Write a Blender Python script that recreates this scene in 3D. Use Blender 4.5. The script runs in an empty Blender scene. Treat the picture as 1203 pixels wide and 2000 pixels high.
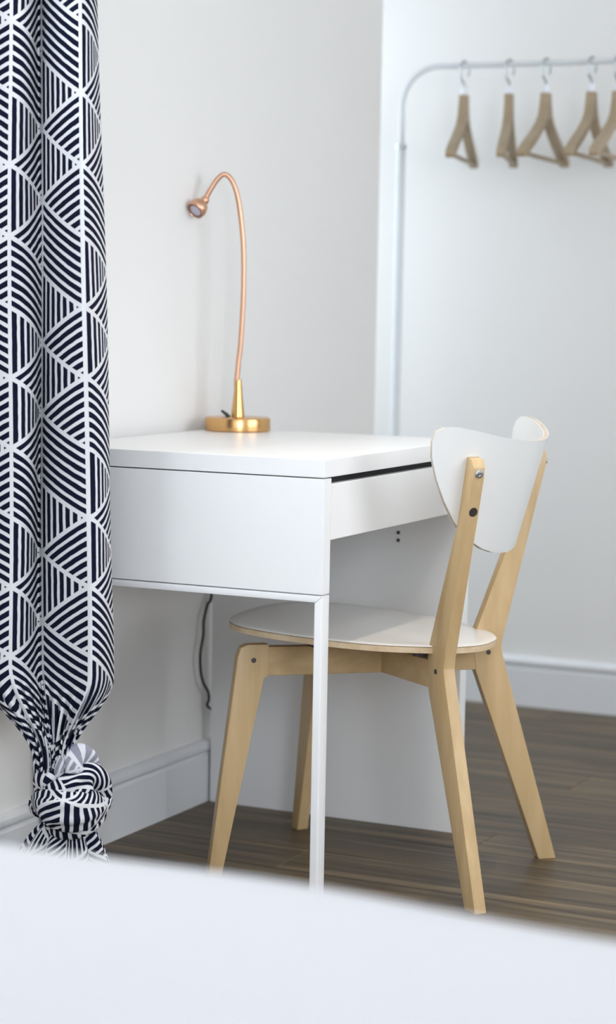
import bpy, bmesh, math, random
from mathutils import Vector, Matrix
random.seed(7)
SC = bpy.context.scene
COL = SC.collection

# ------------------------------------------------------------------ camera
CAM_C = Vector((-3.78472, -1.99472, 1.00434))
CAM_F = Vector((0.89884636, 0.4272434, -0.09766419)).normalized()
CAM_R = Vector((0.43083401, -0.90224838, 0.01816344)).normalized()
CAM_U = CAM_R.cross(CAM_F).normalized()
FPX = 4203.33
cd = bpy.data.cameras.new('camera'); cam = bpy.data.objects.new('camera', cd); COL.objects.link(cam)
cam.matrix_world = Matrix(((CAM_R.x, CAM_U.x, -CAM_F.x, CAM_C.x), (CAM_R.y, CAM_U.y, -CAM_F.y, CAM_C.y),
                           (CAM_R.z, CAM_U.z, -CAM_F.z, CAM_C.z), (0, 0, 0, 1)))
cd.sensor_fit = 'HORIZONTAL'; cd.sensor_width = 36.0; cd.lens = FPX / 1203.0 * 36.0
cd.clip_start = 0.05
cd.dof.use_dof = True; cd.dof.focus_distance = 3.62; cd.dof.aperture_fstop = 4.4
SC.camera = cam
# ------------------------------------------------------------------ world, daylight, exposure
w = bpy.data.worlds.new('sky'); SC.world = w; w.use_nodes = True
bg = w.node_tree.nodes['Background']; bg.inputs[0].default_value = (0.62, 0.78, 1.0, 1); bg.inputs[1].default_value = 1.2
SC.view_settings.view_transform = 'Standard'; SC.view_settings.look = 'None'
SC.view_settings.exposure = 0.17; SC.view_settings.gamma = 1.0; SC.view_settings.use_curve_mapping = False

def area(name, loc, rot, sx, sy, power, col, shape='RECTANGLE'):
    l = bpy.data.lights.new(name, 'AREA'); l.shape = shape; l.size = sx; l.size_y = sy
    l.energy = power; l.color = col
    o = bpy.data.objects.new(name, l); COL.objects.link(o); o.location = loc; o.rotation_euler = rot
    return o
PI = math.pi
DAY = (0.80, 0.90, 1.0)
# daylight by the high curtain window and alcove window; right wall pair is added fill
area('daylight_left_window', (-1.75, -0.03, 1.85), (-PI/2, 0, 0), 0.8, 0.65, 25, (0.82, 0.92, 1.0))
area('added_fill_right', (-0.6, -3.22, 1.55), (PI/2, 0, 0), 1.7, 1.5, 23, (0.99, 0.985, 1.0))
area('added_fill_near', (-4.6, -3.22, 1.55), (PI/2, 0, 0), 1.7, 1.5, 80, (0.84, 0.91, 1.0))
area('daylight_alcove_window', (1.04, 0.93, 1.35), (-PI/2, 0, 0), 0.40, 1.5, 8.0, (0.80, 0.91, 1.0))

# ------------------------------------------------------------------ helpers
def mat(name, col, rough=0.5, metal=0.0, spec=0.5, noise=0.0, nscale=8.0, bump=0.0, bscale=60.0, coat=0.0, emit=None, alpha_mix=None):
    m = bpy.data.materials.new(name); m.use_nodes = True
    nt = m.node_tree; b = nt.nodes['Principled BSDF']
    b.inputs['Base Color'].default_value = (*col, 1); b.inputs['Roughness'].default_value = rough
    b.inputs['Metallic'].default_value = metal; b.inputs['Specular IOR Level'].default_value = spec
    b.inputs['Coat Weight'].default_value = coat
    if emit:
        b.inputs['Emission Color'].default_value = (*emit[0], 1); b.inputs['Emission Strength'].default_value = emit[1]
    tc = nt.nodes.new('ShaderNodeTexCoord')
    if noise:
        n = nt.nodes.new('ShaderNodeTexNoise'); n.inputs['Scale'].default_value = nscale; n.inputs['Detail'].default_value = 4
        r = nt.nodes.new('ShaderNodeMix'); r.data_type = 'RGBA'
        r.inputs[6].default_value = (*[c * (1 - noise) for c in col], 1); r.inputs[7].default_value = (*[min(1, c * (1 + noise)) for c in col], 1)
        nt.links.new(tc.outputs['Object'], n.inputs['Vector']); nt.links.new(n.outputs['Fac'], r.inputs[0])
        nt.links.new(r.outputs[2], b.inputs['Base Color'])
    if bump:
        n = nt.nodes.new('ShaderNodeTexNoise'); n.inputs['Scale'].default_value = bscale; n.inputs['Detail'].default_value = 3
        bp = nt.nodes.new('ShaderNodeBump'); bp.inputs['Strength'].default_value = bump; bp.inputs['Distance'].default_value = 0.002
        nt.links.new(tc.outputs['Object'], n.inputs['Vector']); nt.links.new(n.outputs['Fac'], bp.inputs['Height'])
        nt.links.new(bp.outputs['Normal'], b.inputs['Normal'])
    return m

def wood(name, c1, c2, axis='Z', scale=26.0, stretch=14.0, rough=0.45, bump=0.05, objrand=0.0, c3=None):
    m = bpy.data.materials.new(name); m.use_nodes = True
    nt = m.node_tree; b = nt.nodes['Principled BSDF']; b.inputs['Roughness'].default_value = rough
    tc = nt.nodes.new('ShaderNodeTexCoord'); mp = nt.nodes.new('ShaderNodeMapping')
    s = [scale] * 3; s['XYZ'.index(axis)] = scale / stretch
    mp.inputs['Scale'].default_value = s
    nt.links.new(tc.outputs['Object'], mp.inputs['Vector'])
    oi = nt.nodes.new('ShaderNodeObjectInfo')
    ml = nt.nodes.new('ShaderNodeMath'); ml.operation = 'MULTIPLY'; ml.inputs[1].default_value = 50.0
    nt.links.new(oi.outputs['Random'], ml.inputs[0])
    nz = nt.nodes.new('ShaderNodeTexNoise'); nz.noise_dimensions = '4D'; nz.inputs['Scale'].default_value = 1.0; nz.inputs['Detail'].default_value = 6; nz.inputs['Roughness'].default_value = 0.62; nz.inputs['Distortion'].default_value = 0.5
    nt.links.new(mp.outputs[0], nz.inputs['Vector']); nt.links.new(ml.outputs[0], nz.inputs['W'])
    cr = nt.nodes.new('ShaderNodeValToRGB')
    cr.color_ramp.elements[0].position = 0.30; cr.color_ramp.elements[0].color = (*c1, 1)
    cr.color_ramp.elements[1].position = 0.70; cr.color_ramp.elements[1].color = (*c2, 1)
    if c3:
        e = cr.color_ramp.elements.new(0.48); e.color = (*c3, 1)
    nt.links.new(nz.outputs['Fac'], cr.inputs['Fac'])
    last = cr.outputs['Color']
    if objrand:
        hs = nt.nodes.new('ShaderNodeHueSaturation')
        mr = nt.nodes.new('ShaderNodeMapRange'); mr.inputs[3].default_value = 1 - objrand; mr.inputs[4].default_value = 1 + objrand
        nt.links.new(oi.outputs['Random'], mr.inputs[0]); nt.links.new(mr.outputs[0], hs.inputs['Value'])
        nt.links.new(last, hs.inputs['Color']); last = hs.outputs['Color']
    nt.links.new(last, b.inputs['Base Color'])
    bp = nt.nodes.new('ShaderNodeBump'); bp.inputs['Strength'].default_value = bump; bp.inputs['Distance'].default_value = 0.001
    nt.links.new(nz.outputs['Fac'], bp.inputs['Height']); nt.links.new(bp.outputs['Normal'], b.inputs['Normal'])
    return m

M = {}
M['wall'] = mat('white wall paint', (0.81, 0.797, 0.78), 0.85, spec=0.2, noise=0.015, nscale=3, bump=0.05, bscale=180)
M['ceil'] = mat('white ceiling paint', (0.82, 0.82, 0.81), 0.9, spec=0.2, noise=0.01)
M['trim'] = mat('white satin trim paint', (0.76, 0.77, 0.79), 0.35, noise=0.01)
M['desk'] = mat('white foil desk board', (0.90, 0.90, 0.90), 0.30, noise=0.008, nscale=5, bump=0.02, bscale=400)
M['steel'] = mat('white powder coated steel', (0.94, 0.94, 0.95), 0.28, noise=0.006)
M['black'] = mat('black slot shade', (0.003, 0.003, 0.005), 0.8, noise=0.1)  # shade inside the drawer slot, given as a black colour
M['hole'] = mat('dark drilled hole', (0.03, 0.026, 0.022), 0.7, noise=0.1)
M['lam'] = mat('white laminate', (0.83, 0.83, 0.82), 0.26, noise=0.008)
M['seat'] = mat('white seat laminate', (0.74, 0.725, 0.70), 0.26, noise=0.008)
M['birch'] = wood('birch plywood', (0.48, 0.315, 0.145), (0.66, 0.475, 0.262), 'Z', 20, 9, 0.42, 0.04)
M['birchx'] = wood('birch plywood rail', (0.47, 0.31, 0.14), (0.64, 0.46, 0.25), 'X', 20, 9, 0.42, 0.04)
M['ply'] = wood('birch ply edge', (0.58, 0.42, 0.25), (0.76, 0.61, 0.42), 'X', 60, 30, 0.5, 0.05)
M['beige'] = wood('bent ply edge', (0.55, 0.45, 0.35), (0.70, 0.60, 0.48), 'X', 60, 30, 0.5, 0.05)
M['bolt'] = mat('zinc bolt', (0.62, 0.66, 0.72), 0.22, 1.0, noise=0.03)
M['dbolt'] = mat('dark screw head', (0.10, 0.085, 0.085), 0.4, 0.6, noise=0.1)
M['gold'] = mat('polished brass', (0.70, 0.41, 0.17), 0.22, 1.0, noise=0.03, nscale=20)
M['copper'] = mat('brushed copper tube', (0.72, 0.425, 0.285), 0.36, 1.0, noise=0.05, nscale=40)
M['lens'] = mat('lamp lens', (0.52, 0.50, 0.60), 0.15, noise=0.05, nscale=200)
M['lensrim'] = mat('lamp lens rim', (0.20, 0.13, 0.13), 0.35, 0.3, noise=0.05)
M['cord'] = mat('dark grey cord', (0.025, 0.03, 0.035), 0.5, noise=0.08)
M['hang'] = wood('brown hanger wood', (0.34, 0.26, 0.165), (0.42, 0.325, 0.215), 'X', 30, 8, 0.5, 0.03)
M['chrome'] = mat('hook chrome', (0.50, 0.54, 0.55), 0.35, 1.0, noise=0.03)
M['collar'] = mat('white plastic collar', (0.86, 0.88, 0.95), 0.4, noise=0.01)
M['rack'] = mat('white lacquered tube', (0.70, 0.73, 0.75), 0.35, noise=0.01)
M['duvet'] = mat('white cotton duvet', (0.50, 0.495, 0.515), 0.9, spec=0.1, noise=0.015, nscale=4, bump=0.15, bscale=25)
M['bedframe'] = mat('white bed frame', (0.7, 0.7, 0.7), 0.5, noise=0.02)
M['glass'] = mat('glowing window glass', (0.8, 0.9, 1.0), 0.05, noise=0.02, emit=((0.75, 0.88, 1.0), 0.8))  # panes glow faintly in place of daylight coming through
M['floor'] = wood('walnut laminate', (0.026, 0.018, 0.010), (0.215, 0.155, 0.085), 'Y', 36, 20, 0.48, 0.05, 0.18, c3=(0.088, 0.063, 0.034))
M['sub'] = mat('dark underfloor', (0.03, 0.025, 0.02), 0.9, noise=0.1)

def link(o, parent=None):
    COL.objects.link(o)
    if parent: o.parent = parent
    return o
def thing(name, label, cat, loc=(0, 0, 0), group=None, rotz=0):
    o = bpy.data.objects.new(name, None); o.location = loc; o.rotation_euler = (0, 0, rotz); o.empty_display_size = 0.05
    link(o); o['label'] = label; o['category'] = cat
    if group: o['group'] = group
    o['_w'] = [loc[0], loc[1], loc[2]]
    return o
def obj(name, bm, m, parent=None, local=False, smooth=False, label=None, extra=None):
    """bm is in world coordinates unless local; a child of a thing is shifted to the thing's origin"""
    if parent is not None and not local and '_w' in parent:
        bmesh.ops.translate(bm, verts=bm.verts, vec=-Vector(parent['_w']))
    bmesh.ops.recalc_face_normals(bm, faces=bm.faces)
    me = bpy.data.meshes.new(name); bm.to_mesh(me); bm.free()
    me.materials.append(M[m] if isinstance(m, str) else m)
    for e in (extra or []): me.materials.append(M[e])
    if smooth:
        for p in me.polygons: p.use_smooth = True
        if smooth is not True:
            me.set_sharp_from_angle(angle=smooth)
    o = bpy.data.objects.new(name, me); link(o, parent)
    if parent is not None and '_w' in parent: o['_w'] = list(parent['_w'])
    if label: o['label'] = label
    return o
def box(x0, x1, y0, y1, z0, z1, bev=0.0, seg=2, bm=None):
    b = bmesh.new()
    vs = [b.verts.new((x, y, z)) for x in (x0, x1) for y in (y0, y1) for z in (z0, z1)]
    for f in ((0, 1, 3, 2), (4, 6, 7, 5), (0, 4, 5, 1), (2, 3, 7, 6), (0, 2, 6, 4), (1, 5, 7, 3)): b.faces.new([vs[i] for i in f])
    if bev: bmesh.ops.bevel(b, geom=b.edges[:], offset=bev, segments=seg, affect='EDGES', profile=0.6)
    if bm is None: return b
    join(bm, b); return bm
def join(bm, b):
    me = bpy.data.meshes.new('tmp'); b.to_mesh(me); b.free(); bm.from_mesh(me); bpy.data.meshes.remove(me)
    return bm
def prism(poly, fn, h0, h1, bev=0.0, seg=2):
    """2-D polygon extruded from h0 to h1; fn(u, v, h) -> point"""
    b = bmesh.new()
    lo = [b.verts.new(fn(u, v, h0)) for u, v in poly]; hi = [b.verts.new(fn(u, v, h1)) for u, v in poly]
    b.faces.new(lo); b.faces.new(hi[::-1])
    n = len(poly)
    for i in range(n): b.faces.new((lo[i], hi[i], hi[(i + 1) % n], lo[(i + 1) % n]))
    bmesh.ops.recalc_face_normals(b, faces=b.faces)
    if bev: bmesh.ops.bevel(b, geom=b.edges[:], offset=bev, segments=seg, affect='EDGES', profile=0.6)
    return b
def catmull(pts, n=8, closed=False):
    pts = [Vector(p) for p in pts]; out = []
    m = len(pts); rng = range(m) if closed else range(m - 1)
    for i in rng:
        if closed: p0, p1, p2, p3 = pts[i - 1], pts[i], pts[(i + 1) % m], pts[(i + 2) % m]
        else: p0, p1, p2, p3 = pts[max(i - 1, 0)], pts[i], pts[i + 1], pts[min(i + 2, m - 1)]
        for k in range(n):
            t = k / n
            out.append(0.5 * ((2 * p1) + (p2 - p0) * t + (2 * p0 - 5 * p1 + 4 * p2 - p3) * t * t + (3 * p1 - p0 - 3 * p2 + p3) * t ** 3))
    if not closed: out.append(pts[-1])
    return out
def tube(pts, rad, seg=12, closed=False, cap=True):
    b = bmesh.new(); pts = [Vector(p) for p in pts]; n = len(pts); rings = []
    up = None
    for i, p in enumerate(pts):
        a = pts[i - 1] if (i or closed) else pts[0]; c = pts[(i + 1) % n] if (i < n - 1 or closed) else pts[-1]
        t = (c - a).normalized()
        if up is None:
            up = Vector((0, 0, 1)) if abs(t.z) < 0.9 else Vector((1, 0, 0))
        s = t.cross(up).normalized(); up = s.cross(t).normalized()
        r = rad(i / max(1, n - 1)) if callable(rad) else rad
        rings.append([b.verts.new(p + r * (math.cos(q) * s + math.sin(q) * up)) for q in [2 * PI * k / seg for k in range(seg)]])
    for i in range(n if closed else n - 1):
        A, B = rings[i], rings[(i + 1) % n]
        for k in range(seg): b.faces.new((A[k], A[(k + 1) % seg], B[(k + 1) % seg], B[k]))
    if cap and not closed:
        b.faces.new(rings[0][::-1]); b.faces.new(rings[-1])
    return b
def lathe(prof, loc, axis=(0, 0, 1), seg=40):
    """prof: list of (radius, height) from bottom to top around axis through loc"""
    b = bmesh.new(); ax = Vector(axis).normalized(); s = ax.orthogonal().normalized(); t = ax.cross(s); loc = Vector(loc); rings = []
    for r, h in prof:
        if r < 1e-6: rings.append([b.verts.new(loc + ax * h)])
        else: rings.append([b.verts.new(loc + ax * h + r * (math.cos(2 * PI * k / seg) * s + math.sin(2 * PI * k / seg) * t)) for k in range(seg)])
    for A, B in zip(rings, rings[1:]):
        for k in range(seg):
            k2 = (k + 1) % seg
            if len(A) == 1 and len(B) == 1: continue
            if len(A) == 1: b.faces.new((A[0], B[k], B[k2]))
            elif len(B) == 1: b.faces.new((A[k], A[k2], B[0]))
            else: b.faces.new((A[k], A[k2], B[k2], B[k]))
    if len(rings[0]) > 1: b.faces.new(rings[0][::-1])
    if len(rings[-1]) > 1: b.faces.new(rings[-1])
    return b
def struct(o): o['kind'] = 'structure'; return o

DH = Vector((CAM_F.x, CAM_F.y, 0)).normalized()          # horizontal viewing direction
RH = Vector((DH.y, -DH.x, 0))
def at(x, y, ref, b=0.0):
    """point of the viewing ray of photo pixel (x, y) on the upright plane through ref (plus b metres behind it)"""
    d = CAM_F + CAM_R * ((x - 601.5) / FPX) - CAM_U * ((y - 1000) / FPX)
    t = ((Vector(ref) - CAM_C).dot(DH) + b) / d.dot(DH)
    return CAM_C + d * t

# ------------------------------------------------------------------ room
WY = 0.018      # wall behind the desk
WX = 1.287      # wall behind the clothes rack
EX = 0.80       # where the desk wall ends at the alcove
AY = 0.98       # depth of the alcove
CZ = 2.55; X0 = -6.0; Y0 = -3.3
bm = bmesh.new()   # wall behind the desk with a window opening
wx0, wx1, wz0, wz1 = -2.2, -1.3, 1.48, 2.24
for a in ((X0, wx0, 0, CZ), (wx1, EX, 0, CZ), (wx0, wx1, 0, wz0), (wx0, wx1, wz1, CZ)):
    box(a[0], a[1], WY, WY + 0.22, a[2], a[3], bm=bm)
wall_left = struct(obj('wall_left', bm, 'wall'))
struct(obj('wall_back', box(WX, WX + 0.2, Y0, AY + 0.2, 0, CZ), 'wall'))
bm = bmesh.new()
qz0, qz1 = 0.72, 2.38
for a in ((X0, -5.55, 0, CZ), (-3.65, -1.55, 0, CZ), (.35, WX, 0, CZ), (-5.55, -3.65, 0, qz0), (-5.55, -3.65, qz1, CZ), (-1.55, .35, 0, qz0), (-1.55, .35, qz1, CZ)):
    box(a[0], a[1], Y0 - 0.2, Y0, a[2], a[3], bm=bm)
struct(obj('wall_right', bm, 'wall'))
struct(obj('wall_front', box(X0 - 0.2, X0, Y0, WY, 0, CZ), 'wall'))
bm = bmesh.new()
for a in ((EX - 0.2, EX + 0.03, 0, CZ), (EX + 0.45, WX, 0, CZ), (EX + 0.03, EX + 0.45, 0, 0.6), (EX + 0.03, EX + 0.45, 2.1, CZ)):
    box(a[0], a[1], AY, AY + 0.2, a[2], a[3], bm=bm)
box(EX - 0.2, EX, WY + 0.22, AY, 0, CZ, bm=bm)
struct(obj('wall_alcove', bm, 'wall'))
struct(obj('ceiling', box(X0 - 0.2, WX + 0.2, Y0 - 0.2, AY + 0.2, CZ, CZ + 0.1), 'ceil'))
# windows: frame bars and pane
def window(name, frame_boxes, pane, sill=None):
    bm = bmesh.new()
    for f in frame_boxes: box(*f, bm=bm)
    o = struct(obj(name, bm, 'trim'))
    obj('window_pane', box(*pane), 'glass', o)
    if sill: obj('window_sill', box(*sill, bev=0.004), 'trim', o)
t = 0.06
window('window_1', [(wx0, wx0 + t, WY + .06, WY + .12, wz0, wz1), (wx1 - t, wx1, WY + .06, WY + .12, wz0, wz1), (wx0 + t, wx1 - t, WY + .06, WY + .12, wz0, wz0 + t), (wx0 + t, wx1 - t, WY + .06, WY + .12, wz1 - t, wz1), (-1.78, -1.72, WY + .06, WY + .12, wz0 + t, wz1 - t)],
       (wx0 + t, wx1 - t, WY + .085, WY + .095, wz0 + t, wz1 - t), (wx0 - .03, wx1 + .03, WY - .03, WY + .06, wz0 - .03, wz0))
window('window_3', [(EX + .03, EX + .07, AY + .06, AY + .12, .6, 2.1), (EX + .41, EX + .45, AY + .06, AY + .12, .6, 2.1), (EX + .07, EX + .41, AY + .06, AY + .12, .6, .65), (EX + .07, EX + .41, AY + .06, AY + .12, 2.05, 2.1)],
       (EX + .07, EX + .41, AY + .085, AY + .095, .65, 2.05))
for nm, c0 in (('added_window_2', -0.6), ('added_window_4', -4.6)):  # unseen windows added to brighten the desk and its wall
    q0, q1 = c0 - .95, c0 + .95
    window(nm, [(q0, q0 + t, Y0 - .12, Y0 - .06, qz0, qz1), (q1 - t, q1, Y0 - .12, Y0 - .06, qz0, qz1), (q0 + t, q1 - t, Y0 - .12, Y0 - .06, qz0, qz0 + t), (q0 + t, q1 - t, Y0 - .12, Y0 - .06, qz1 - t, qz1), (c0 - .03, c0 + .03, Y0 - .12, Y0 - .06, qz0 + t, qz1 - t)],
           (q0 + t, q1 - t, Y0 - .095, Y0 - .085, qz0 + t, qz1 - t), (q0, q1, Y0 - .06, Y0 + .04, qz0 - .03, qz0))
# baseboards with a rounded cap over a flat board
BP = [(0, 0), (.016, 0), (.016, .094), (.0125, .098), (.0125, .101), (.0165, .104), (.0185, .109), (.0175, .116), (.012, .122), (.006, .1245), (0, .125)]
bl = struct(obj('baseboard_left', box(X0, EX, WY - .004, WY, 0, .120), 'trim'))
for x0, x1 in ((X0, -1.6), (-1.599, -0.1985), (-0.1975, EX)):
    obj('baseboard_board', prism(BP, lambda u, v, h: (h, WY - u, v), x0, x1), 'trim', bl, smooth=0.6)
bb = struct(obj('baseboard_back', box(WX - .004, WX, Y0, AY, 0, .120), 'trim'))
obj('baseboard_board', prism(BP, lambda u, v, h: (WX - u, h, v), Y0, AY), 'trim', bb, smooth=0.6)
# floor of laminate planks laid towards the desk wall
fl = struct(obj('floor', box(X0 - .2, WX + .2, Y0 - .2, AY + .2, -.10, -.012), 'sub'))
PW = 0.142; cache = {}
def plank(L):
    k = round(L, 3)
    if k not in cache:
        b = bmesh.new(); c = .0012; hw = PW / 2 - .0003; hl = L / 2 - .0004
        top = [b.verts.new((sx * (hw - c), sy * (hl - c), 0)) for sx, sy in ((-1, -1), (1, -1), (1, 1), (-1, 1))]
        mid = [b.verts.new((sx * hw, sy * hl, -c)) for sx, sy in ((-1, -1), (1, -1), (1, 1), (-1, 1))]
        bot = [b.verts.new((sx * hw, sy * hl, -.012)) for sx, sy in ((-1, -1), (1, -1), (1, 1), (-1, 1))]
        b.faces.new(top)
        for A, B in ((top, mid), (mid, bot)):
            for i in range(4): b.faces.new((A[i], B[i], B[(i + 1) % 4], A[(i + 1) % 4]))
        bmesh.ops.recalc_face_normals(b, faces=b.faces)
        me = bpy.data.meshes.new('plank'); b.to_mesh(me); b.free(); me.materials.append(M['floor']); cache[k] = me
    return cache[k]
x = WX - PW / 2; row = 0
while x > X0 - PW / 2:
    y1 = AY if x > EX else WY
    y = y1; L = [1.28, .62, .98, .36][row % 4]
    while y > Y0 + .01:
        L = min(L, y - Y0)
        if L > .02:
            o = bpy.data.objects.new('plank', plank(L)); o.location = (x, y - L / 2, 0); link(o, fl)
        y -= L; L = 1.28
    x -= PW; row += 1

# ------------------------------------------------------------------ desk
DX0, DY0, DYB = -0.654, -0.535, -0.003
desk = thing('desk', 'white writing desk with one wide drawer, thin steel legs and a solid far side panel', 'desk', (-.327, -.27, 0))
obj('desk_top', box(DX0, 0, DY0, DYB, .7205, .75, .0012), 'desk', desk)
obj('end_panel', box(DX0, -.6265, DY0, DYB, .530, .7187, .0012), 'desk', desk)
obj('side_panel', box(-.030, 0, DY0, DYB, 0, .7195, .0012), 'desk', desk)
obj('rail', prism([(DY0, .5285), (DYB, .5285), (DYB, .517), (DY0 + .012, .517)], lambda u, v, h: (h, u, v), DX0, -.626, .0022), 'steel', desk, smooth=0.5)
obj('leg', prism([(DY0, 0), (DY0 + .0145, 0), (DY0 + .0145, .5168), (DY0 + .0122, .5168), (DY0, .5284)], lambda u, v, h: (h, u, v), DX0, -.6255, .0028, 3), 'steel', desk, smooth=0.5)
obj('leg', box(DX0, -.6255, DYB - .0145, DYB, 0, .5168, .0028, 3), 'steel', desk, smooth=0.5)
dr = obj('drawer_front', box(-.6255, -.031, DY0, DY0 + .018, .6176, .7095, .0012), 'desk', desk)
obj('drawer_body', box(-.6255, -.031, DY0 + .0185, -.04, .6186, .690), 'desk', desk)
obj('slot_shade', box(-.6255, -.031, DY0 + .012, DY0 + .030, .7097, .7200), 'black', desk)  # black strip painted in for the shade of the slot
obj('back_rail', box(-.626, -.031, -.022, DYB, .60, .7195, .001), 'desk', desk)
for z in (.5684, .5537):
    obj('shelf_hole', lathe([(.0035, 0), (.0035, .0012), (0, .0012)], (-.0305, -.4015, z), (-1, 0, 0), 16), 'hole', desk)

# ------------------------------------------------------------------ chair
CC = Vector((-.319, -.502, 0)); CROT = .041
chair = thing('chair', 'birch chair with curved white backrest and white seat pushed under the desk', 'chair', CC)
def cl(x, y, z): return CC + Vector((x * math.cos(CROT) - y * math.sin(CROT), x * math.sin(CROT) + y * math.cos(CROT), z))
def radial(phi):
    u = Vector((math.cos(phi + CROT), math.sin(phi + CROT), 0)); n = Vector((-u.y, u.x, 0))
    return lambda r, z, h: CC + u * r + n * h + Vector((0, 0, z))
PHI = .897
rear = [(.300, 0), (.3335, 0), (.2215, .372), (.2168, .392), (.2195, .412), (.2925, .722), (.2935, .738), (.288, .7505), (.273, .755), (.2465, .637), (.168, .425), (.1635, .395), (.169, .350)]
front = [(.2925, 0), (.3168, 0), (.2695, .388), (.264, .4035), (.252, .4085), (.214, .4085), (.214, .353), (.222, .349)]
HT = .0115
legs = {}
for nm, ang, prof in (('rear far', -PHI, rear), ('rear near', PI + PHI, rear), ('front far', PHI, front), ('front near', PI - PHI, front)):
    f = radial(ang); lg = obj('leg', prism(prof, f, -HT, HT, .0022, 2), 'birch', chair, smooth=0.6)
    legs[nm] = lg
    rs, zs = (.241, .381) if prof is front else (.192, .384)
    c = f(rs, zs, 0); n = f(rs, zs, 1) - c
    obj('screw', lathe([(.0045, -HT - .0006), (.0045, HT + .0006)], c, n, 14), 'dbolt', lg)
    if prof is rear:
        for z, m_, rr in ((.727, 'bolt', .0075), (.663, 'hole', .0078)):
            ro = .2195 + (z - .412) * .2355
            c = f(ro, z, 0); ax = (f(ro + 1, z - .2355, 0) - c)
            if m_ == 'bolt':
                obj('bolt', lathe([(rr * .9, -.004), (rr, .0008), (rr * .8, .003), (rr * .42, .0036), (rr * .36, .0016), (0, .0016)], c, ax, 20), m_, lg, smooth=0.7)
            else:
                obj('bolt_hole', lathe([(rr, -.004), (rr, .0008), (0, .0008)], c, ax, 20), m_, lg)
for ang, r0, r1 in ((-PHI, -.215, .1685), (PI + PHI, -.215, .1685)):
    f = radial(ang)
    obj('cross_rail', prism([(r0, .353), (r1, .353), (r1, .400), (r0, .404)], f, -.0105, .0105, .0015), 'birchx', chair)
# seat
half = [(0, .264), (.07, .260), (.13, .243), (.172, .205), (.188, .15), (.192, .09), (.188, .02), (.173, -.045), (.148, -.095), (.118, -.138), (.092, -.167), (.055, -.189), (.025, -.197), (0, -.198)]
out = catmull([(a, b, 0) for a, b in half] + [(-a, b, 0) for a, b in half[-2:0:-1]], 5, True)
def seat_bm(z0, z1, grow=0.0):
    b = bmesh.new()
    def z(p, d): return .4325 + .050 * p.y + d
    rings = []
    for k, (s, d) in enumerate(((0, z1), (.35, z1), (.7, z1), (.9, z1), (.985, z1), (1, z1 - .0015), (1, z0 + .001), (.985, z0), (.7, z0), (.35, z0), (0, z0))):
        if s == 0: rings.append([b.verts.new(cl(0, 0, z(Vector((0, 0, 0)), d)))])
        else: rings.append([b.verts.new(cl(p.x * s, p.y * s, z(p * s, d))) for p in out])
    n = len(out)
    for A, B in zip(rings, rings[1:]):
        for i in range(n):
            j = (i + 1) % n
            if len(A) == 1: b.faces.new((A[0], B[i], B[j]))
            elif len(B) == 1: b.faces.new((A[i], A[j], B[0]))
            else: b.faces.new((A[i], A[j], B[j], B[i]))
    return b
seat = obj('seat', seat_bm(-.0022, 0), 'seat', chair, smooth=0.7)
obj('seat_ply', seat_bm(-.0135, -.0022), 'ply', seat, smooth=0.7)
for sx, sy in ((1, 1), (-1, 1), (1, -1), (-1, -1)):
    c = cl(sx * .078, sy * .098, .401); obj('spacer', lathe([(.016, 0), (.017, .0179 + .050 * sy * .098)], c, (0, 0, 1), 18), 'dbolt', chair)
# backrest
def hw(v):
    T = [(0, .0), (.006, .032), (.025, .062), (.07, .098), (.16, .142), (.3, .182), (.45, .213), (.6, .239), (.74, .258), (.84, .265), (.91, .262), (.955, .250), (.985, .226), (.997, .196), (1, .170)]
    for (a, b), (c, d) in zip(T, T[1:]):
        if v <= c: return b + (d - b) * (v - a) / (c - a)
    return T[-1][1]
VS = [0, .006, .015, .025, .045, .07, .11, .16, .23, .3, .375, .45, .525, .6, .67, .74, .8, .84, .875, .91, .935, .955, .97, .985, .992, .997, 1]
NB = 32; RB = .282; ZB = .580
def backpt(u, v, off):
    s = u * hw(v)
    zt = .775 + .030 * (s / .22) ** 2
    z = ZB + v * (zt - ZB)
    th = s / RB; R = RB - off
    ym = -.277 + (.775 - z) * .28            # rearmost line of the curve
    return cl(R * math.sin(th), ym + RB - R * math.cos(th), z)
def back_bm(o0, o1, shrink=1.0):
    b = bmesh.new(); S = []
    for off in (o0, o1):
        S.append([[b.verts.new(backpt(-1 + 2 * i / NB, v if v else .0008, off)) for i in range(NB + 1)] for v in VS])
    for k, G in enumerate(S):
        for r in range(len(VS) - 1):
            for i in range(NB):
                q = (G[r][i], G[r][i + 1], G[r + 1][i + 1], G[r + 1][i]); b.faces.new(q if k == 0 else q[::-1])
    A, B = S
    def edge(p, q): b.faces.new((A[p[0]][p[1]], A[q[0]][q[1]], B[q[0]][q[1]], B[p[0]][p[1]]))
    for i in range(NB): edge((0, i), (0, i + 1)); edge((len(VS) - 1, i), (len(VS) - 1, i + 1))
    for r in range(len(VS) - 1): edge((r, 0), (r + 1, 0)); edge((r, NB), (r + 1, NB))
    return b
back = obj('backrest', back_bm(0, .0014), 'lam', chair, smooth=0.7)
obj('backrest_ply', back_bm(.0014, .0085), 'beige', back, smooth=0.7)
obj('backrest_front', back_bm(.0085, .0100), 'lam', back, smooth=0.7)

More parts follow.
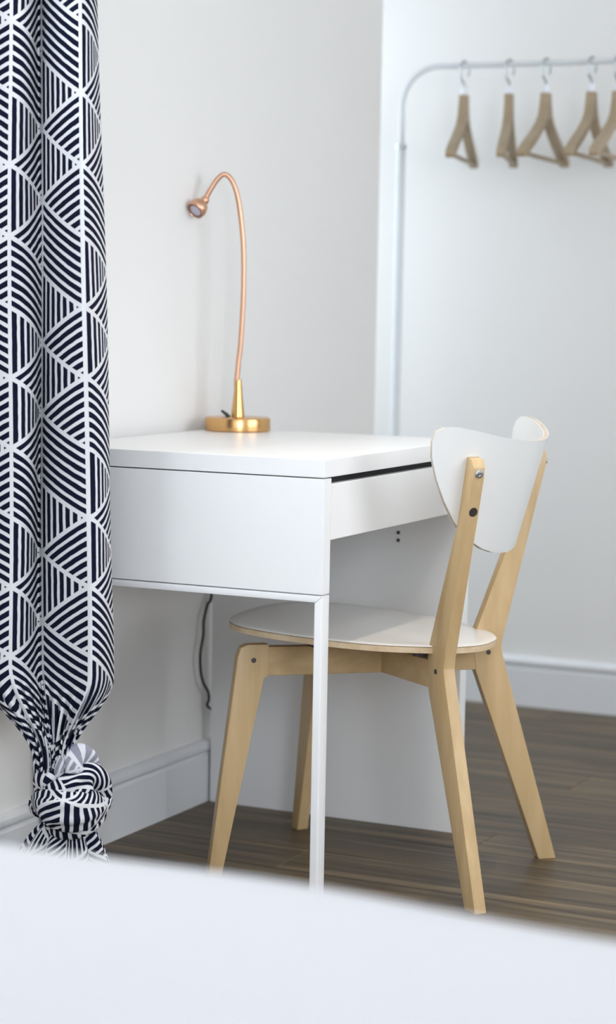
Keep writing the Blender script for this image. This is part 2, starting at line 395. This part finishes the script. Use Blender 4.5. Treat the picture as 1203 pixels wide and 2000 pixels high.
# ------------------------------------------------------------------ desk lamp
LB = Vector((-.062, -.070, .75))
lamp = thing('desk_lamp', 'brass gooseneck lamp with round base and small spot head on the desk', 'lamp', LB)
base = obj('base', lathe([(.062, .0005), (.0640, .002), (.0642, .004), (.0642, .0225), (.0630, .0255), (.060, .0268), (0, .0275)], LB, seg=64), 'gold', lamp, smooth=0.6)
obj('base_pad', lathe([(.060, 0), (.060, .0006)], LB), 'cord', base)
obj('stem_socket', lathe([(.0135, .0268), (.0132, .033), (.0108, .052), (.0085, .072), (.0068, .094), (.0064, .099), (.0055, .1)], LB, seg=32), 'gold', lamp, smooth=0.6)
LP = [(462, 760), (462.3, 745), (466, 705), (469.5, 674), (474, 604), (476, 534), (475, 478), (471.5, 436), (464.5, 386), (453, 353), (438.5, 340.5), (425, 349.5), (412, 369), (402, 387)]
nk = catmull([at(px, py, LB) for px, py in LP], 8)
obj('gooseneck', tube(nk, .0050, 14), 'copper', lamp, smooth=True)
bj = at(400, 391, LB)
ax = (-RH * .50 - Vector((0, 0, 1)) * .62 - DH * .60).normalized()
head = obj('head', lathe([(.0, -.0090), (.0045, -.0080), (.0076, -.0045), (.0086, 0), (.0076, .0042), (.0050, .0072), (.0048, .0088), (.0100, .0100), (.0160, .0150), (.0186, .0220), (.0188, .0285), (.0176, .0350), (.0168, .0355), (.0160, .0340)], bj, ax, 40), 'copper', lamp, smooth=0.9)
obj('lens_rim', lathe([(.0162, .0330), (.0162, .0342), (.0116, .0342), (.0112, .0330)], bj, ax, 40), 'lensrim', head)
obj('lens', lathe([(.0114, .0328), (.0114, .0338), (.006, .0350), (0, .0354)], bj, ax, 32), 'lens', head, smooth=0.8)
sw = at(447, 807, LB, -.012); sw.z = .7765
obj('switch', tube([sw, sw + Vector((-.003, .004, .006)), sw + Vector((-.010, .011, .013))], lambda t: .0045 - .002 * t, 10), 'cord', lamp, smooth=True)
def gap(px, py, yy=.003):
    d = CAM_F + CAM_R * ((px - 601.5) / FPX) - CAM_U * ((py - 1000) / FPX)
    return CAM_C + d * ((yy - CAM_C.y) / d.y)
cp = [Vector((-.060, .0035, .742)), Vector((-.062, .0035, .68)), Vector((-.058, .004, .60))]
cp += [gap(px, py) for px, py in ((413, 1150), (405, 1182), (398, 1212), (397, 1240), (391.5, 1276), (392, 1310), (397, 1333), (406, 1350), (408, 1366), (406, 1380))]
cp += [cp[-1] + Vector((.06, .004, -.03)), cp[-1] + Vector((.10, .004, -.10)), Vector((.16, -.012, .02)), Vector((.30, -.03, .0032)), Vector((.42, -.05, .0030))]
cord = thing('power_cord', 'thin dark power cord hanging between the back of the desk and the wall', 'cord', (.16, -.012, 0))
obj('cable', tube(catmull(cp, 6), .0028, 10), 'cord', cord, smooth=True)
pg = cp[-1]; obj('plug', tube([pg + Vector((-.005, 0, .009)), pg + Vector((.03, -.004, .010))], lambda t: .011 - .003 * t, 12), 'cord', cord, smooth=0.6)

# ------------------------------------------------------------------ clothes rack and hangers
RX, RY, RZ = 1.05, .072, 1.566
rack = thing('clothes_rack', 'white tubular clothes rack with rounded corner against the bright wall', 'clothes rack', (RX, -.42, 0))
rb = .092; y2 = -.92
arc = [Vector((RX, RY - rb + rb * math.cos(q), RZ - rb + rb * math.sin(q))) for q in [PI / 2 * k / 10 for k in range(11)]]
arc2 = [Vector((RX, y2 + rb - rb * math.cos(q), RZ - rb + rb * math.sin(q))) for q in [PI / 2 * k / 10 for k in range(10, -1, -1)]]
obj('hanging_rail', tube([Vector((RX, RY, 1.375))] + arc + arc2 + [Vector((RX, y2, 1.375))], .0070, 14), 'rack', rack, smooth=0.6)
for y in (RY, y2):
    obj('post', tube([(RX, y, .02), (RX, y, 1.38)], .0105, 14), 'rack', rack, smooth=0.6)
    obj('joint', lathe([(.0112, 0), (.0125, .002), (.0125, .010), (.0112, .012)], (RX, y, 1.372), seg=16), 'chrome', rack)
    ft = obj('foot', tube([(RX - .2, y, .012), (RX + .2, y, .012)], .0115, 12), 'rack', rack, smooth=0.6)
HGR = 'wooden hangers on the clothes rack'
def hanger(py, ang, lab):
    h = thing('clothes_hanger', lab, 'hanger', (RX, py, RZ), HGR, ang)
    h['_w'] = [0, 0, 0]
    D = RZ - 1.497
    up = [(.0135, 0), (.0190, -.024), (.030, -.050), (.055, -.072), (.11, -.100), (.17, -.126), (.200, -.142), (.205, -.152), (.200, -.160), (.190, -.160)]
    lo = [(.155, -.144), (.10, -.119), (.05, -.092), (.02, -.068), (0, -.058)]
    pl = up + lo + [(-a, b) for a, b in lo[-2::-1]] + [(-a, b) for a, b in up[::-1]]
    obj('shoulder', prism(pl, lambda u, v, q: Vector((u, q, v - D)), -.0105, .0105, .002), 'hang', h, local=True)
    obj('trouser_bar', tube([(-.183, 0, -.151 - D), (.183, 0, -.151 - D)], .0055, 10), 'hang', h, local=True, smooth=0.6)
    obj('collar', lathe([(.0075, 0), (.0085, .002), (.0078, .016), (.0045, .019)], (0, 0, -D), seg=16), 'collar', h, local=True, smooth=0.6)
    R = .0215; zc = .0070 - R + .0036
    ca, sa = math.cos(-ang - .10), math.sin(-ang - .10)
    pts = [(0, -D + .018), (-.004, -D + .028), (-.016, -.034)]
    pts += [(R * math.cos(q), zc + R * math.sin(q)) for q in [math.radians(a) for a in (205, 175, 145, 115, 90, 60, 30, 0, -35)]]
    pts = [(a * ca, a * sa, c) for a, c in pts]
    obj('hook', tube(catmull(pts, 4), .0029, 8), 'chrome', h, local=True, smooth=True)
va = math.atan2(DH.y, DH.x)
for py, lat, lab in ((-.087, .085, 'leftmost brown wooden hanger on the rack, turned almost edge-on'),
                     (-.201, .066, 'narrow looking wooden hanger, second from the rounded rack corner'),
                     (-.292, .142, 'wooden hanger seen wide, third from the rounded rack corner'),
                     (-.403, .142, 'wooden hanger seen wide, fourth from the rounded rack corner'),
                     (-.466, .150, 'wooden hanger cut by the right edge, only its arm tip showing')):
    hanger(py, va - math.asin(lat / .40), lab)

# ------------------------------------------------------------------ curtain
def fabric(name, light, dark):
    m = bpy.data.materials.new(name); m.use_nodes = True; nt = m.node_tree; b = nt.nodes['Principled BSDF']
    b.inputs['Roughness'].default_value = 0.9; b.inputs['Specular IOR Level'].default_value = 0.15
    def mt(op, a, c=None, d=None):
        n = nt.nodes.new('ShaderNodeMath'); n.operation = op
        for i, v in enumerate((a, c, d)):
            if v is None: continue
            if isinstance(v, (int, float)): n.inputs[i].default_value = v
            else: nt.links.new(v, n.inputs[i])
        return n.outputs[0]
    uv = nt.nodes.new('ShaderNodeUVMap'); uv.uv_map = 'UVMap'
    nz = nt.nodes.new('ShaderNodeTexNoise'); nz.inputs['Scale'].default_value = 55; nz.inputs['Detail'].default_value = 2
    nt.links.new(uv.outputs[0], nz.inputs['Vector'])
    wob = mt('MULTIPLY', mt('SUBTRACT', nz.outputs['Fac'], 0.5), 0.16)
    sp = nt.nodes.new('ShaderNodeSeparateXYZ'); nt.links.new(uv.outputs[0], sp.inputs[0])
    H = 0.1128; W = H * 0.866
    U = mt('DIVIDE', sp.outputs[0], W); V = mt('DIVIDE', sp.outputs[1], H)
    hU = mt('MULTIPLY', U, 0.5)
    a = mt('ADD', V, hU); bb_ = mt('SUBTRACT', V, hU)
    c = mt('FLOOR', U); fa = mt('FLOOR', a); fb = mt('FLOOR', bb_)
    cls = mt('FLOORED_MODULO', mt('SUBTRACT', mt('SUBTRACT', fa, c), 1.0), 3.0)
    isd = mt('LESS_THAN', cls, 0.5)
    isl = mt('LESS_THAN', mt('SUBTRACT', mt('SUBTRACT', fa, fb), c), 0.5)
    def stripe(x, n, wd):
        t_ = mt('ADD', mt('MULTIPLY', x, n), wob)
        return mt('LESS_THAN', mt('ABSOLUTE', mt('SUBTRACT', mt('FRACT', mt('ADD', t_, 0.5)), 0.5)), wd)
    sv = stripe(U, 7.0, .20); sd = stripe(a, 7.0, .20); sa = stripe(bb_, 7.0, .20)
    lr = mt('ADD', mt('MULTIPLY', sv, isl), mt('MULTIPLY', sa, mt('SUBTRACT', 1.0, isl)))
    st = mt('ADD', mt('MULTIPLY', sd, isd), mt('MULTIPLY', lr, mt('SUBTRACT', 1.0, isd)))
    def edge(x, wd): return mt('LESS_THAN', mt('ABSOLUTE', mt('SUBTRACT', mt('FRACT', mt('ADD', x, 0.5)), 0.5)), wd)
    nd = mt('SUBTRACT', 1.0, isd)
    eb = mt('MULTIPLY', edge(bb_, .036), nd)
    st = mt('MAXIMUM', st, mt('MAXIMUM', edge(U, .030), mt('MAXIMUM', edge(a, .036), eb)))
    mx = nt.nodes.new('ShaderNodeMix'); mx.data_type = 'RGBA'; mx.inputs[6].default_value = (*dark, 1); mx.inputs[7].default_value = (*light, 1)
    nt.links.new(st, mx.inputs[0]); nt.links.new(mx.outputs[2], b.inputs['Base Color'])
    n2 = nt.nodes.new('ShaderNodeTexNoise'); n2.inputs['Scale'].default_value = 700; nt.links.new(uv.outputs[0], n2.inputs['Vector'])
    bp = nt.nodes.new('ShaderNodeBump'); bp.inputs['Strength'].default_value = .15; bp.inputs['Distance'].default_value = .001
    nt.links.new(n2.outputs['Fac'], bp.inputs['Height']); nt.links.new(bp.outputs['Normal'], b.inputs['Normal'])
    return m
M['fabric'] = fabric('navy and white triangle stripe cotton', (.72, .72, .75), (.0045, .0065, .022))
M['fabback'] = fabric('reverse of striped cotton', (.74, .74, .79), (.30, .30, .37))
KO = Vector((-.83, -.16, 0))
curtain = thing('curtain', 'navy and white geometric striped curtain knotted near its bottom', 'curtain', (KO.x, KO.y, 0))
def grid_obj(name, G, UVs, m, parent, thick=.0015, closed_u=False):
    """G[j][i] points, UVs[j][i]"""
    b = bmesh.new(); uvl = b.loops.layers.uv.new('UVMap')
    V = [[b.verts.new(p) for p in row] for row in G]
    nj, ni = len(G), len(G[0])
    for j in range(nj - 1):
        for i in range(ni - 1):
            f = b.faces.new((V[j][i], V[j][i + 1], V[j + 1][i + 1], V[j + 1][i]))
            for lp, (jj, ii) in zip(f.loops, ((j, i), (j, i + 1), (j + 1, i + 1), (j + 1, i))): lp[uvl].uv = UVs[jj][ii]
            f.smooth = True
    me = bpy.data.meshes.new(name); bmesh.ops.translate(b, verts=b.verts, vec=-Vector(parent['_w'])); b.to_mesh(me); b.free()
    me.materials.append(M[m]); o = bpy.data.objects.new(name, me); link(o, parent); o['_w'] = list(parent['_w'])
    if thick:
        so = o.modifiers.new('cloth', 'SOLIDIFY'); so.thickness = thick; so.offset = 0
    return o
# upper cloth: fold profile as (photo x at mid height, depth behind the hanging plane in m)
PR = [(-52, .055), (-38, .022), (-16, -.012), (10, -.024), (36, -.020), (54, -.004), (66, .018), (73, .038), (77.5, .046), (82, .040), (92, .022), (108, .001), (128, -.019), (146, -.032), (157, -.034), (168, -.024), (180, -.001), (188, .028), (192, .056), (188, .076), (172, .088)]
pr = catmull([(a, b, 0) for a, b in PR], 6)
PXM = 1215.0
arc_ = [0.0]
for p, q in zip(pr, pr[1:]): arc_.append(arc_[-1] + math.hypot((q.x - p.x) / PXM, q.y - p.y))
i0 = min(range(len(pr)), key=lambda i: abs(pr[i].x - 155) + (100 if pr[i].y > .03 else 0))
us = [s - arc_[i0] for s in arc_]
Z600 = at(155, 600, KO).z
def sm(t): t = max(0, min(1, t)); return t * t * (3 - 2 * t)
G = []; UV = []
ys = [-1000 + 50 * k for k in range(20)] + [i * 20 for i in range(0, 64)] + [1270 + 8 * i for i in range(0, 31)]
for y in ys:
    rowp = []; rowu = []
    yy = max(0, y)
    st_ = 1.0 + .27 * min(1, yy / 1230) ** 1.1
    k = sm((y - 1296) / (1490 - 1296))                     # gather into the neck
    kr = sm((y - 1322) / (1478 - 1322))
    for i, p in enumerate(pr):
        x = 77 + (p.x - 77) * (st_ if p.x > 77 else 1.0)
        x += 2.5 * math.sin(yy / 170.0 + i * .10) * (0.4 if 77 < p.x < 160 else 1)
        b_ = p.y + .006 * math.sin(yy / 140.0 + i * .16)
        q = i / (len(pr) - 1)
        kk = kr if x > 110 else k
        xn = 108 + (x - 108) * .26 + 4 * math.sin(i * .9)
        bn = -.012 + .016 * math.sin(i * 1.35) + b_ * .25
        pleat = math.sin(i * 1.05 + 2.0) * .010 * math.sin(PI * min(1, kk * 1.0)) if kk > 0 else 0
        x = x * (1 - kk) + xn * kk; b_ = b_ * (1 - kk) + bn * kk + pleat
        rowp.append(at(x, y, KO, b_)); rowu.append((us[i], at(155, y, KO).z - Z600))
    G.append(rowp); UV.append(rowu)
grid_obj('curtain_panel', G, UV, 'fabric', curtain)
# knot: pleated cloth bands wound about each other
def band(name, path, wdt, m, uo, vo, npl=5, amp=.004, squash=.62, ulen=1.0, twist=0.0):
    """path of (px, py, depth b); wdt(t) half width in m"""
    P = catmull([at(a, c, KO, d) for a, c, d in path], 10); n = len(P); G = []; UVs = []; s = 0; NS = 40
    cen = sum(P, Vector()) / n
    for j, p in enumerate(P):
        if j: s += (P[j] - P[j - 1]).length
        tg = (P[min(j + 1, n - 1)] - P[max(j - 1, 0)]).normalized()
        nrm = -DH; sd = tg.cross(nrm)
        if sd.length < 1e-3: sd = Vector((0, 0, 1))
        sd.normalize(); nr = sd.cross(tg).normalized()
        a0 = twist * j / n; sd, nr = sd * math.cos(a0) + nr * math.sin(a0), nr * math.cos(a0) - sd * math.sin(a0)
        wd = wdt(j / (n - 1)); row = []; ru = []
        for q in range(NS + 1):
            th = 2 * PI * q / NS
            pl = 1 + amp / max(wd, .004) * math.sin(th * npl + .35 * math.sin(s * 40)) * (.6 + .4 * math.sin(s * 55 + th))
            row.append(p + sd * (wd * math.cos(th) * pl) + nr * (wd * squash * math.sin(th) * pl))
            ru.append((uo + s * ulen * 1.35, vo + q / NS * 2 * PI * wd * 1.25))
        G.append(row); UVs.append(ru)
    return grid_obj(name, G, UVs, m, curtain, 0)
band('knot_neck', [(104, 1448, .0), (108, 1480, .0), (116, 1515, .005), (128, 1560, .01), (135, 1600, .01)], lambda t: .018 + .016 * math.sin(PI * t), 'fabric', .02, .05, 6)
band('knot_loop', [(176, 1590, .03), (192, 1566, .018), (192, 1532, -.002), (176, 1517, -.016), (154, 1528, -.026), (130, 1546, -.032), (106, 1556, -.026), (88, 1564, .0), (88, 1584, .03)], lambda t: .010 + .015 * math.sin(PI * t) ** .8, 'fabric', .30, .013, 6, .0038)
band('knot_loop', [(116, 1492, .0), (98, 1514, -.018), (88, 1532, -.012), (84, 1556, .02)], lambda t: .010 + .010 * math.sin(PI * t), 'fabric', .13, .3, 4, .003)
band('knot_wrap', [(98, 1574, .045), (84, 1574, .018), (92, 1578, -.024), (120, 1584, -.046), (152, 1584, -.044), (178, 1572, -.020), (190, 1558, .012), (182, 1550, .045)], lambda t: .014 + .018 * math.sin(PI * t) ** .7, 'fabric', .041, .02, 7, .0034, .55)
band('knot_wrap', [(90, 1598, .03), (100, 1608, -.014), (132, 1617, -.032), (164, 1608, -.024), (188, 1590, .006), (190, 1572, .03)], lambda t: .008 + .012 * math.sin(PI * t) ** .7, 'fabric', .22, .11, 4, .002)
band('reverse_fold', [(116, 1538, -.012), (126, 1512, -.024), (140, 1490, -.026), (156, 1480, -.018), (172, 1490, -.006), (182, 1512, .012)], lambda t: .009 + .016 * math.sin(PI * t), 'fabback', .02, .26, 3, .002, .5)['label'] = 'pale grey reverse side of the cloth'
# tail below the knot
G = []; UV = []; NT = 60
for j in range(15):
    t_ = j / 14; y = 1606 + (1762 - 1606) * t_
    spread = .030 + .060 * t_ ** .7; row = []; ru = []
    for i in range(NT + 1):
        th = 2 * PI * i / NT
        rr = spread * (1 + .20 * math.sin(th * 7 + 1.2) + .10 * math.sin(th * 3))
        cxp = 128 - 22 * t_
        c = at(cxp, y, KO, .01)
        row.append(c + RH * (rr * math.cos(th)) + DH * (rr * .62 * math.sin(th))); ru.append((.06 + i / NT * .80, -t_ * .19 + .04))
    G.append(row); UV.append(ru)
grid_obj('tail', G, UV, 'fabric', curtain)
# rod that carries it (above the picture)
rod = thing('curtain_rod', 'white curtain rod on wall brackets above the window', 'curtain rod', (-2.0, -.10, 2.36))
obj('rod', tube([(-3.0, -.10, 2.36), (-.72, -.10, 2.36)], .012, 14), 'rack', rod, smooth=0.6)
for xx in (-2.95, -.95):
    obj('bracket', box(xx - .01, xx + .01, -.11, WY - .001, 2.34, 2.352), 'rack', rod)
for xx in (-3.0, -.72):
    obj('finial', lathe([(.012, -.01), (.02, 0), (.012, .01), (0, .012)], (xx, -.10, 2.36), (1, 0, 0), 16), 'rack', rod, smooth=True)

# ------------------------------------------------------------------ bed
bed = thing('bed', 'bed with smooth white duvet in the blurred foreground', 'bed', (-3.1, -1.65, 0))
bx0, bx1, by0, by1 = -4.15, -2.115, -2.55, -.62
bm = bmesh.new()
box(bx0, bx1 - .03, by0 + .03, by1 - .03, .12, .30, .01, bm=bm)
obj('bed_frame', bm, 'bedframe', bed)
for xx in (bx0 + .08, bx1 - .12):
    for yy in (by0 + .1, by1 - .1): obj('leg', box(xx - .03, xx + .03, yy - .03, yy + .03, 0, .12, .003), 'bedframe', bed)
obj('mattress', box(bx0, bx1 - .02, by0 + .02, by1 - .02, .30, .455, .03, 3), 'duvet', bed, smooth=True)
NX, NY = 60, 60; b = bmesh.new(); V = []
for j in range(NX + 1):
    row = []
    for i in range(NY + 1):
        u = j / NX * 2 - 1; v = i / NY * 2 - 1
        def wrap(t, half_, drop, r=.05):
            tot = half_ + drop; s = abs(t) * tot
            if s <= half_ - r: return math.copysign(s, t), 0
            a = (s - (half_ - r)) / r
            if a < PI / 2: return math.copysign(half_ - r + r * math.sin(a), t), -(r - r * math.cos(a))
            return math.copysign(half_, t), -(r + (s - (half_ - r) - r * PI / 2))
        X, dz1 = wrap(u, (bx1 - bx0) / 2, .16); Y, dz2 = wrap(v, (by1 - by0) / 2, .16)
        X += (bx0 + bx1) / 2; Y += (by0 + by1) / 2
        un = .004 * math.sin(X * 7 + Y * 3) + .003 * math.sin(Y * 11 - X * 4)
        row.append(b.verts.new((X, Y, 0.504 + max(dz1 + dz2, -.21) + un * (1 if dz1 + dz2 > -.02 else .3))))
    V.append(row)
for j in range(NX):
    for i in range(NY): b.faces.new((V[j][i], V[j + 1][i], V[j + 1][i + 1], V[j][i + 1]))
dv = obj('duvet', b, 'duvet', bed, smooth=True)
so = dv.modifiers.new('thick', 'SOLIDIFY'); so.thickness = .03; so.offset = -1

# ------------------------------------------------------------------ ceiling downlights (above the picture)
def downlight(x, y, power, lab, spread=160):
    d = thing('downlight', lab, 'downlight', (x, y, CZ - .002), 'recessed ceiling downlights')
    obj('trim_ring', lathe([(.075, -.004), (.075, .0), (.055, .0), (.055, -.003)], (x, y, CZ - .003)), 'trim', d)
    obj('diffuser', lathe([(.054, -.0015), (.054, 0)], (x, y, CZ - .003)), mat('lit diffuser', (1, .95, .88), .4, noise=.01, emit=((1, .9, .78), 6)), d)
    l = bpy.data.lights.new('bulb', 'AREA'); l.shape = 'DISK'; l.size = .10; l.energy = power; l.color = (1.0, .84, .66); l.spread = math.radians(spread)
    o = bpy.data.objects.new('bulb', l); link(o, d); o.location = (0, 0, -.012)
downlight(-1.8, -1.6, 5, 'recessed downlight in the middle of the ceiling')
downlight(-.55, -.74, 1.1, 'recessed downlight in the ceiling over the chair', 52)
for o in bpy.data.objects:
    if '_w' in o: del o['_w']
